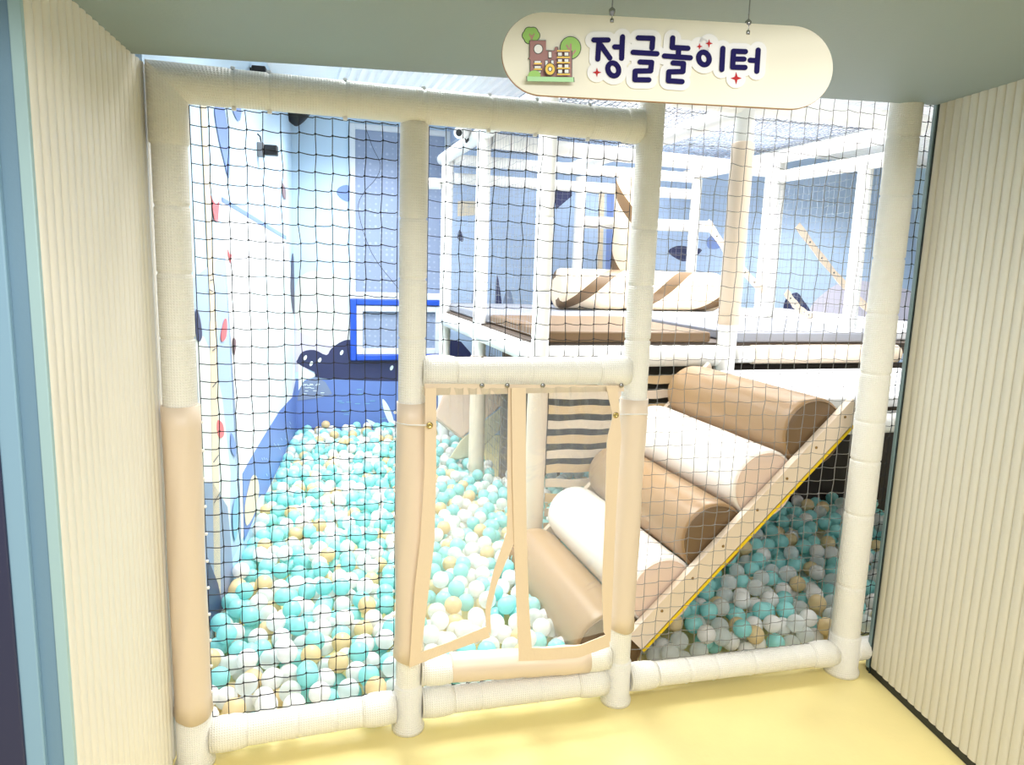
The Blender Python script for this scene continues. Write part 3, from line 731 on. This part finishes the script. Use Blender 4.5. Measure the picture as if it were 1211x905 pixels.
for T, h, (px, py) in ((T1, h1, (508, 503)), (T2, h4, (728, 491))):
    b = MB(); c = at(px, py, y=FY-.004); b.lathe(c, (0, -1, 0), [(0, .010), (.004, .010), (.005, .006), (.003, .004)], 16); b.build('grommet', mat('brass grommet', (200, 180, 120), .25, 1), h)
    b = MB(); q = V3(1 if px < 600 else 2, c.z)
    if px > 600: b.tube([c, c+Vector((.02, .008, .0)), q+Vector((.03, -.052, .0)), q+Vector((.052, -.01, 0))], .0022, 6)
    else: b.tube([c, c-Vector((.02, -.003, .0)), q+Vector((-.02, -.052, -.003)), q+Vector((-.049, -.01, -.003))], .0022, 6)
    b.build('tie_cord', WHITEP, h)
b = MB(); rows = []
for i in range(21):
    t = i/20; q0 = at(502+236*t, 454+2*t, y=-.050); q1 = at(502+236*t, 468-5*t, y=-.058); e = Vector((0, .004, 0)); rows.append([q0, q1, q1+e, q0+e])
b.rings(rows, 0, True, True, True, False); hd = b.build('header_band', TRIM); tag(hd, 'tan fabric band buttoned under the middle rail above the door flaps', 'fabric band')
for px in (600, 642, 735, 570):
    b = MB(); c = at(px, 456, y=-.056); b.lathe(c, (0, -1, 0), [(0, .008), (.003, .007), (.004, .003)], 12)
    b.build('snap_button', STEEL, hd)

# ================================================================== HANGING SIGN
sg_a = math.radians(14.5); su = Vector((math.cos(sg_a), -math.sin(sg_a), 0)); sn_ = Vector((-math.sin(sg_a), -math.cos(sg_a), 0)); sc0 = Vector((1.0, -.9, 0))
def S(px, py, lay=0):
    return atp(px, py, sc0+sn_*0, sn_)+sn_*lay
sign = thing('hanging_sign', 'cream pill shaped wooden sign with navy Korean lettering hanging from the soffit', 'sign', S(790, 69))
def sface(mb, pts2, lay, th=.0008, mi=0): mb.prism([S(x, y, lay) for x, y in pts2], sn_*th, mi)
b = MB()
# pill outline along tilted axis
cl = (643, 63.5); cr = (936, 79.5); hr = 49.0
pill = capsule2(cl, cr, hr, 28)
pill = [((x-cl[0])*1.0+cl[0], y) for x, y in pill]
b.prism([S(x, y, -.008) for x, y in pill], sn_*.008)
brd = b.build('board', [mat('cream sign board', (246, 242, 226), .7, spec=.2)], sign)
b = MB(); b.prism([S(x, y, -.0095) for x, y in capsule2(cl, cr, hr+.6, 28)], sn_*.0065); b.build('plywood_edge', mat('plywood edge', (176, 132, 96), .6), sign)
def c1(x, y): return (580+x/5.767, y/5.767)
def c2(x, y): return (780+x/5.505, y/5.505)
strokes = []
def st(cf, *pp): strokes.append([cf(*p) for p in pp])
st(c1, (703, 277), (800, 277)); st(c1, (738, 285), (730, 407)); st(c1, (742, 300), (812, 400)); st(c1, (845, 324), (890, 326)); st(c1, (898, 256), (892, 402))
st(c1, *[(835+37*math.cos(a)+6*math.sin(a), 478+44*math.sin(a)) for a in [2*PI*i/20 for i in range(21)]])
st(c1, (1005, 263), (1104, 266), (1099, 332)); st(c1, (970, 361), (1132, 371)); st(c1, (1017, 427), (1096, 430), (1090, 487), (984, 489), (982, 548), (1077, 549))
st(c2, (82, 252), (78, 313), (180, 319)); st(c2, (120, 330), (118, 370)); st(c2, (28, 369), (196, 381)); st(c2, (84, 414), (152, 418), (148, 470), (56, 472), (53, 530), (142, 536))
st(c2, *[(284+34*math.cos(a)+5*math.sin(a), 385+41*math.sin(a)) for a in [2*PI*i/20 for i in range(21)]]); st(c2, (407, 320), (400, 457))
st(c2, (553, 341), (476, 338), (470, 442), (550, 444)); st(c2, (476, 388), (545, 389)); st(c2, (585, 396), (628, 399)); st(c2, (637, 330), (628, 468))
stars = [(c1(724, 498), 5.0, 5.6), (c2(256, 307), 3.4, 3.8), (c2(318, 287), 4.2, 4.8), (c2(494, 513), 6.4, 7.2)]
b = MB(); k = 0
for s_ in strokes:
    for p, q in zip(s_[:-1], s_[1:]): sface(b, capsule2(p, q, 10.2, 8), .0005+.00004*(k % 25), .002); k += 1
for (c, rx, ry) in stars: sface(b, ell2(c[0], c[1], 11.5, 11.5), .0004, .003)
sface(b, ell2(*c1(835, 478), 9, 9), .0004, .003); sface(b, ell2(*c2(284, 385), 9, 9), .0004, .003)
b.build('letter_backing', mat('white acrylic', (250, 250, 252), .7, spec=.2), sign)
b = MB(); k = 0
for s_ in strokes:
    for p, q in zip(s_[:-1], s_[1:]): sface(b, capsule2(p, q, 3.05, 8), .0037+.00005*(k % 22), .0008); k += 1
lt = b.build('lettering', mat('navy sign paint', (38, 34, 92), .8, spec=.1), sign); lt['label'] = 'navy Korean lettering'
for (c, rx, ry) in stars:
    b = MB(); pts = []
    for i in range(8):
        a = PI/4*i; r_ = 1 if i % 2 == 0 else .34; pts.append((c[0]+rx*r_*math.cos(a), c[1]+ry*r_*math.sin(a)))
    sface(b, pts, .0037, .001); b.build('star', mat('red sign paint', (196, 58, 62), .8, spec=.1), sign)
# play-house picture
OUT = mat('dark outline', (52, 62, 52), .5); GRN = mat('leaf green', (158, 208, 106), .5); BRN = mat('cocoa brown', (168, 120, 116), .5); YEL = mat('warm yellow', (246, 206, 80), .5)
LIM = mat('mint green', (176, 226, 168), .5); SWH = mat('picture white', (248, 248, 246), .5); SBR = mat('bark', (190, 146, 132), .5)
PICM = [OUT, GRN, BRN, YEL, LIM, SWH, SBR]
b = MB()
lay = [.0006]
def pic(pts, mi, grow=True, cf=c1):
    q = [cf(x, y) for x, y in pts]
    if grow:
        cx = sum(p[0] for p in q)/len(q); cy = sum(p[1] for p in q)/len(q)
        g = [(p[0]+(p[0]-cx)/max(1e-6, math.hypot(p[0]-cx, p[1]-cy))*.9, p[1]+(p[1]-cy)/max(1e-6, math.hypot(p[0]-cx, p[1]-cy))*.9) for p in q]
        sface(b, g, lay[0], .0003, 0); lay[0] += .0003
    sface(b, q, lay[0], .0003, mi); lay[0] += .0002
def blob(cx, cy, r, k=6, am=.12, n=36): return [(cx+r*(1+am*abs(math.cos(k*PI*i/n)))*math.cos(2*PI*i/n), cy+r*(1+am*abs(math.cos(k*PI*i/n)))*math.sin(2*PI*i/n)) for i in range(n)]
pic(blob(277, 243, 52), 1); pic([(272, 300), (276, 240), (284, 240), (290, 300)], 6, False); pic([(262, 235), (268, 230), (282, 262), (276, 268)], 6, False); pic([(296, 228), (302, 234), (284, 268), (280, 258)], 6, False)
pic(ell2(545, 328, 68, 74), 1); pic([(535, 410), (540, 300), (552, 300), (556, 410)], 6, False); pic([(512, 310), (522, 306), (548, 350), (540, 360)], 6, False); pic([(578, 340), (584, 350), (552, 392), (546, 376)], 6, False)
pic([(268, 282), (378, 282), (378, 350), (436, 350), (438, 326), (456, 326), (458, 350), (552, 350), (552, 540), (272, 540), (272, 410), (258, 402), (268, 392)], 2)
pic(ell2(325, 338, 28, 30), 5)
for (x0, y0, x1, y1) in ((300, 420, 342, 440), (300, 455, 342, 470), (300, 485, 342, 500), (395, 360, 414, 398), (372, 420, 388, 455), (412, 420, 428, 450)):
    pic([(x0, y0), (x1, y0), (x1, y1), (x0, y1)], 5)
for y0 in (366, 412, 450, 486):
    for x0 in (458, 502): pic([(x0, y0), (x0+26, y0), (x0+26, y0+22), (x0, y0+22)], 5)
for y0 in (440, 478): pic([(294, y0), (348, y0), (348, y0+9), (294, y0+9)], 3, False)
for y0 in (354, 398, 434, 472, 514): pic([(450, y0), (538, y0), (538, y0+9), (450, y0+9)], 3, False)
pic(ell2(402, 484, 32, 38), 3); pic(ell2(402, 484, 10, 12), 5)
pic(ell2(296, 525, 42, 32), 1, False); pic([(246, 534), (560, 540), (562, 572), (248, 566)], 4)
b.build('playhouse_picture', PICM, sign)
# wires
for (px, py) in ((723.5, 22), (884.5, 36)):
    b = MB(); p = S(px, py+5, -.004); b.tube([p+Vector((0, 0, .004)), Vector((p.x, p.y, sz_(p.x)+.004))], .0012, 6)
    b.build('wire', STEEL, sign)
for (px, py) in ((723.5, 22), (884.5, 36)):
    p = S(px, py+6, -.004); b = MB(); b.lathe(p, (0, 0, 1), [(0, .003), (.002, .0055), (.008, .0055), (.010, .0042), (.018, .0042), (.02, .006), (.026, .006), (.03, .002)], 14); b.build('hanger', STEEL, sign)

# ================================================================== SMALL FITTINGS
t = thing('wall_speaker', 'small black box speaker on a bracket on the left mural wall', 'speaker', (lwx(2.2)+.001, 2.2, 2.13))
q = at(317, 178, y=2.2)
def wl(y, off, z): return Vector((lwx(y), y, z))+wn*off
b = MB(); b.obox(wl(2.2, .018, q.z), wn, Vector((LWK, 1, 0)).normalized(), Vector((0, 0, 1)), (.034, .07, .075), 0, .004); b.build('bracket', mat('grey bracket', (120, 122, 126), .5), t)
b = MB(); b.obox(wl(2.2, .072, q.z), wn, Vector((LWK, 1, 0)).normalized(), Vector((0, 0, 1)), (.07, .06, .055), 0, .006); b.build('body', BLACK, t)
b = MB(); b.tube([wl(2.2, .02, q.z+.035), wl(2.2, .015, q.z+.07), wl(2.2, .0, q.z+.085)], .004, 6); b.build('cable', NETB, t)
t = thing('wall_speaker', 'small black box under the ceiling glimpsed above the top rail', 'speaker', at(303, 86, y=2.0))
q = at(303, 86, y=2.0)
b = MB(); b.obox(wl(2.0, .045, q.z), wn, Vector((LWK, 1, 0)).normalized(), Vector((0, 0, 1)), (.07, .06, .06), 0, .006); b.build('body', BLACK, t)
b = MB(); b.obox(wl(2.0, .006, q.z), wn, Vector((LWK, 1, 0)).normalized(), Vector((0, 0, 1)), (.01, .04, .04), 0, .002); b.build('bracket', BLACK, t)
q = at(350, 140, y=3.86)
t = thing('ceiling_speaker', 'black pendant cone speaker hanging in the back left corner of the ceiling', 'speaker', (q.x, q.y, CEIL))
b = MB(); b.lathe((q.x, q.y, CEIL), (0, 0, -1), [(0, .115), (.03, .112), (.06, .09), (.09, .062), (.115, .035), (.13, .012), (.132, .002)], 28); b.build('shell', BLACK, t)
b = MB(); b.lathe((q.x, q.y, CEIL-.001), (0, 0, -1), [(0, .12), (.012, .12), (.016, .115)], 28); b.build('rim', mat('charcoal', (48, 50, 54), .5), t)
q = at(545, 157, y=2.55)
t = thing('security_camera', 'white bullet camera on the left top beam of the climbing tower', 'camera', q)
dv = Vector((-.55, -.8, -.18)).normalized(); e = q-dv*.02
b = MB(); b.lathe(e-dv*.10, dv, [(0, .03), (.004, .036), (.13, .036), (.134, .034), (.15, .038), (.152, .036)], 24); b.build('housing', WHITEP, t)
b = MB(); b.lathe(e+dv*.0525, dv, [(0, .022), (.003, .02), (.004, .001)], 20); b.build('lens', BLACK, t)
b = MB(); b.tube([e-dv*.06-Vector((0, 0, .03)), e-dv*.08-Vector((0, 0, .06)), Vector((1.5, e.y+.1, TZ+.04))], .009, 8); b.build('mount', mat('dark mount', (60, 62, 66), .5), t)

# ================================================================== BALLS
R = .037
BM = {'turquoise': ballmat('turquoise ball plastic', (172, 236, 235)), 'white': ballmat('white ball plastic', (248, 248, 246)),
      'clear': ballmat('clear ball plastic', (238, 244, 244), .45), 'beige': ballmat('beige ball plastic', (240, 222, 178))}
names = ['turquoise', 'white', 'clear', 'beige']
obst = [(PX[i][0], PX[i][1], pr[i]+.012) for i in range(4)]+[(1.5, 1.2, .055), (1.5, 2.4, .055), (1.5, 3.5, .05), (2.58, 1.2, .055), (3.66, .36, .05)]
Dx = Vector((A0.x, 0, A0.z))
def blocked(x, y, z):
    if x < lwx(y)+R*math.sqrt(1+LWK**2)+.004 or y > BACK-R-.012: return True
    if y < .05+R+.012: return True
    for ox, oy, orr in obst:
        if (x-ox)**2+(y-oy)**2 < (orr+R)**2: return True
    if .05 < y < 1.2 and x > A0.x-.25:
        v = Vector((x, 0, z))-Dx; t = v.dot(rdir); d = v.dot(rn)
        if -.1-R < t < RL+.1 and -(pitch*.5+.012+R+.002) < d < pitch*.55+R: return True
    if 2.35-R < y < 2.41+R and x > 1.64-R and x < 3.62+R: return True
    if 1.25-R < y < 1.30+R and 2.65-R < x < 3.70+R: return True
    return False
def level(x, y):
    if x > 1.45 and y < 1.2: return .125+.12*min(1, y/1.0)
    return .115+.05*min(1, y/.8)
class Pile:
    def __init__(s): s.g = {}; s.l = []
    def near(s, x, y):
        c = 2*R; i, j = int(math.floor(x/c)), int(math.floor(y/c))
        for a in (i-1, i, i+1):
            for d in (j-1, j, j+1):
                for q in s.g.get((a, d), ()): yield q
    def drop(s, x, y):
        z = R
        for q in s.near(x, y):
            d2 = (x-q[0])**2+(y-q[1])**2
            if d2 < 4*R*R: z = max(z, q[2]+math.sqrt(4*R*R-d2))
        return z
    def add(s, x, y, z):
        q = (x, y, z); c = 2*R; s.g.setdefault((int(math.floor(x/c)), int(math.floor(y/c))), []).append(q); s.l.append(q)
pile = Pile()
def fill(x0, y0, x1, y1, n, seed):
    rg = random.Random(seed); fail = 0; k = 0
    while k < n and fail < 60:
        best = None
        for c in range(16):
            x = rg.uniform(x0, x1); y = rg.uniform(y0, y1); z = pile.drop(x, y)
            lim = level(x, y)
            if z > lim or blocked(x, y, z): continue
            sc = z
            if best is None or sc < best[0]: best = (sc, x, y, z)
        if best is None: fail += 1; continue
        # settle sideways: small random descents
        _, x, y, z = best; stp = R*.5
        for c in range(14):
            xx = x+rg.uniform(-stp, stp); yy = y+rg.uniform(-stp, stp)
            if not (x0 < xx < x1 and y0 < yy < y1): continue
            zz = pile.drop(xx, yy)
            if zz < z-.0005 and not blocked(xx, yy, zz): x, y, z = xx, yy, zz
            else: stp *= .9
        pile.add(x, y, z); fail = 0; k += 1
fill(-.06, .06, 1.62, 4.0, 4200, 3)
fill(1.3, .06, 3.6, 1.24, 1700, 5)
fill(1.3, 1.24, 2.6, 2.35, 1100, 9)
# exposed balls only (those that nothing covers)
allb = pile.l
def covered(q):
    c = 0
    for p in pile.near(q[0], q[1]):
        if p[2]-q[2] > R*.9 and (p[0]-q[0])**2+(p[1]-q[1])**2 < (1.9*R)**2: c += 1
    return c >= 4
vis = []; rest = []
rgc = random.Random(11)
def colour(q):
    u = rgc.random(); x, y, z = q
    if x > 1.5 and y < 1.25:
        f = min(1, y/.75)
        w = [.25+.5*f, .30-.18*f, .35-.2*f, .10]
    elif y > 2.2 or y > .5: w = [.43, .31, .13, .13]
    else: w = [.33, .34, .20, .13]
    s = 0
    for i, v in enumerate(w):
        s += v/sum(w)
        if u < s: return i
    return 0
for q in allb:
    if covered(q): continue
    u, v, dep = pix(q); ci = colour(q)
    infr = 225 < u < 1040 and 480 < v < 870
    if 1.60 < q[0] < 2.5 and q[1] < 1.2:                  # hidden right behind the ramp
        v2 = Vector((q[0], 0, q[2]))-Dx
    (vis if infr else rest).append((dep, q, ci))
# below the door sill or behind the posts and rails hardly anything shows: rank by distance, frame rails hide the lowest row
def hidden(q):
    d = (Vector(q)-CPOS); L_ = d.length; d.normalize()
    # bottom rails / posts as capsules
    for (a, c, r) in segs:
        # closest distance between ray and segment
        u = c-a; w0 = CPOS-a; A = 1; B = d.dot(u); C = u.dot(u); D = d.dot(w0); E_ = u.dot(w0); den = A*C-B*B
        if abs(den) < 1e-9: continue
        sc = (B*E_-C*D)/den; tc = min(1, max(0, (A*E_-B*D)/den))
        sc = (a+u*tc-CPOS).dot(d)
        if 0 < sc < L_-R and (CPOS+d*sc-(a+u*tc)).length < r-.002: return True
    return False
segs = [(V3(0, .085), V3(1, .085), .05), (V3(1, .085), V3(2, .085), .05), (V3(2, .085), V3(3, .085), .048), (V3(1, .2), V3(2, .18), .05)]+[(V3(i, 0), V3(i, 2), pr[i]) for i in range(4)]
for k in range(NB):
    c = Dx+rdir*(top_c-pitch*k); segs.append((Vector((c.x, YN, c.z)), Vector((c.x, YF, c.z)), pitch*.5))
seen = []
for t_ in vis:
    (rest if hidden(t_[1]) else seen).append(t_)
seen.sort(key=lambda t_: t_[0])
ind = seen[:300]; rest += seen[300:]
bm = bmesh.new(); bmesh.ops.create_uvsphere(bm, u_segments=28, v_segments=16, radius=R)
for f in bm.faces: f.smooth = True
base = []
for nme in names:
    me = bpy.data.meshes.new('ball'); bm.to_mesh(me); me.materials.append(BM[nme]); base.append(me)
bm.free()
cw = {'turquoise': 'turquoise', 'white': 'opaque white', 'clear': 'clear see-through', 'beige': 'beige'}
ordn = ['first', 'second', 'third', 'fourth', 'fifth', 'sixth', 'seventh', 'eighth', 'ninth', 'tenth', 'eleventh', 'twelfth', 'thirteenth', 'fourteenth', 'fifteenth', 'sixteenth']
def zone(q):
    x, y, z = q
    if x < PX[1][0]-.02 and y < .14: return 'left_rail'
    if x > 1.42 and y < .16: return 'right_rail'
    if x > 1.42: return 'right_mid' if y < .5 else 'right_back'
    if x < lwx(y)+.12: return 'wall'
    u, v, _ = pix(q)
    if u > 490: return 'door_low' if v > 660 else 'door'
    return 'left_near' if y < .5 else ('left_mid' if y < .85 else 'left_far')
zl_ = {'wall': 'plastic ball lying against the left mural wall of the ball pit', 'left_near': 'plastic ball near the front of the left ball pit',
       'left_mid': 'plastic ball in the middle distance of the left ball pit', 'left_far': 'plastic ball farther back in the left ball pit',
       'door': 'plastic ball seen through the upper part of the clear door flaps', 'door_low': 'plastic ball just inside the doorway behind the lower door flaps',
       'right_mid': 'plastic ball under the front half of the ramp on the right', 'right_back': 'plastic ball in the shade at the back under the ramp'}
cnt = {}
for dep, q, ci in sorted(ind, key=lambda t_: pix(t_[1])[0]):
    o = bpy.data.objects.new('ball', base[ci]); o.location = q; o.rotation_euler = (rgc.uniform(0, 6), rgc.uniform(0, 6), 0); COL.objects.link(o)
    zn = zone(q); c = names[ci]
    if zn in ('left_rail', 'right_rail'):
        k = cnt.get((zn, c), 0); cnt[(zn, c)] = k+1
        where = 'from the left in the row along the left bay bottom rail' if zn == 'left_rail' else 'from the left in the row along the right bay bottom rail'
        tag(o, '%s %s ball %s' % (ordn[min(k, 15)], cw[c], where), 'ball', 'balls in the ball pit')
    else:
        tag(o, '%s %s' % (cw[c], zl_[zn]), 'ball', '%s balls, %s' % (c, zl_[zn][13:]))
# the rest of the heap: one object
bm = bmesh.new(); bmesh.ops.create_icosphere(bm, subdivisions=2, radius=R)
iv = [v.co.copy() for v in bm.verts]; bm.verts.ensure_lookup_table(); ifc = [[v.index for v in f.verts] for f in bm.faces]; bm.free()
vs = []; fs = []; mi = []
for dep, q, ci in rest:
    k = len(vs); qv = Vector(q)
    vs += [tuple(v+qv) for v in iv]; fs += [(a+k, c+k, d+k) for a, c, d in ifc]; mi += [ci]*len(ifc)
me = bpy.data.meshes.new('ball_heap'); me.from_pydata(vs, [], fs)
for nme in names: me.materials.append(BM[nme])
me.polygons.foreach_set('material_index', mi); me.polygons.foreach_set('use_smooth', [True]*len(fs)); me.update()
o = bpy.data.objects.new('ball_heap', me); COL.objects.link(o)
tag(o, 'heap of turquoise, white, clear and beige balls filling the rest of the pit', 'balls', None, 'stuff')
print('BALLS', len(allb), 'individual', len(ind), 'rest', len(rest), 'seen', len(seen))

# ================================================================== LIGHT
def area(name, loc, rot, sx, sy, pw, col=(1, 1, 1), spread=PI):
    l = bpy.data.lights.new(name, 'AREA'); l.shape = 'RECTANGLE'; l.size = sx; l.size_y = sy; l.energy = pw; l.color = col; l.spread = spread
    o = bpy.data.objects.new(name, l); o.location = loc; o.rotation_euler = rot; COL.objects.link(o); return o
for lx, ly, ax, ay, pw in ((.85, .75, .7, .7, 25), (.85, 1.9, .7, .9, 28), (.95, 3.1, .7, .8, 28), (2.9, 1.8, 1.2, .8, 44), (3.2, .6, .8, .5, 18), (3.0, 3.1, 1.2, .6, 36), (5.2, 2.8, 1.0, .8, 40)):
    area('ceiling_lamp', (lx, ly, CEIL-.02), (0, 0, 0), ax, ay, pw, (1, .995, .99), 2.3)
area('lobby_lamp', (.9, -2.9, 2.9), (math.radians(18), 0, 0), 2.2, .9, 38, (1, .98, .95))
area('lobby_lamp', (.9, -3.6, 2.55), (math.radians(40), 0, 0), 2.0, .5, 44, (1, .99, .96))
w = bpy.data.worlds.new('World'); w.use_nodes = True; bpy.context.scene.world = w
w.node_tree.nodes['Background'].inputs[0].default_value = (1, .995, .985, 1); w.node_tree.nodes['Background'].inputs[1].default_value = .36

# ================================================================== CAMERA
cam = bpy.data.cameras.new('camera'); co = bpy.data.objects.new('camera', cam); COL.objects.link(co)
cam.sensor_fit = 'HORIZONTAL'; cam.sensor_width = 36; cam.lens = CF*36/W; cam.clip_start = .02
M = Matrix((RT, UP, -FW)).transposed().to_4x4(); M.translation = CPOS; co.matrix_world = M
sc = bpy.context.scene; sc.camera = co
sc.view_settings.view_transform = 'Standard'; sc.view_settings.look = 'None'; sc.view_settings.gamma = 1; sc.view_settings.use_curve_mapping = False
sc.view_settings.exposure = .35
sc.cycles.max_bounces = 10; sc.cycles.transparent_max_bounces = 16
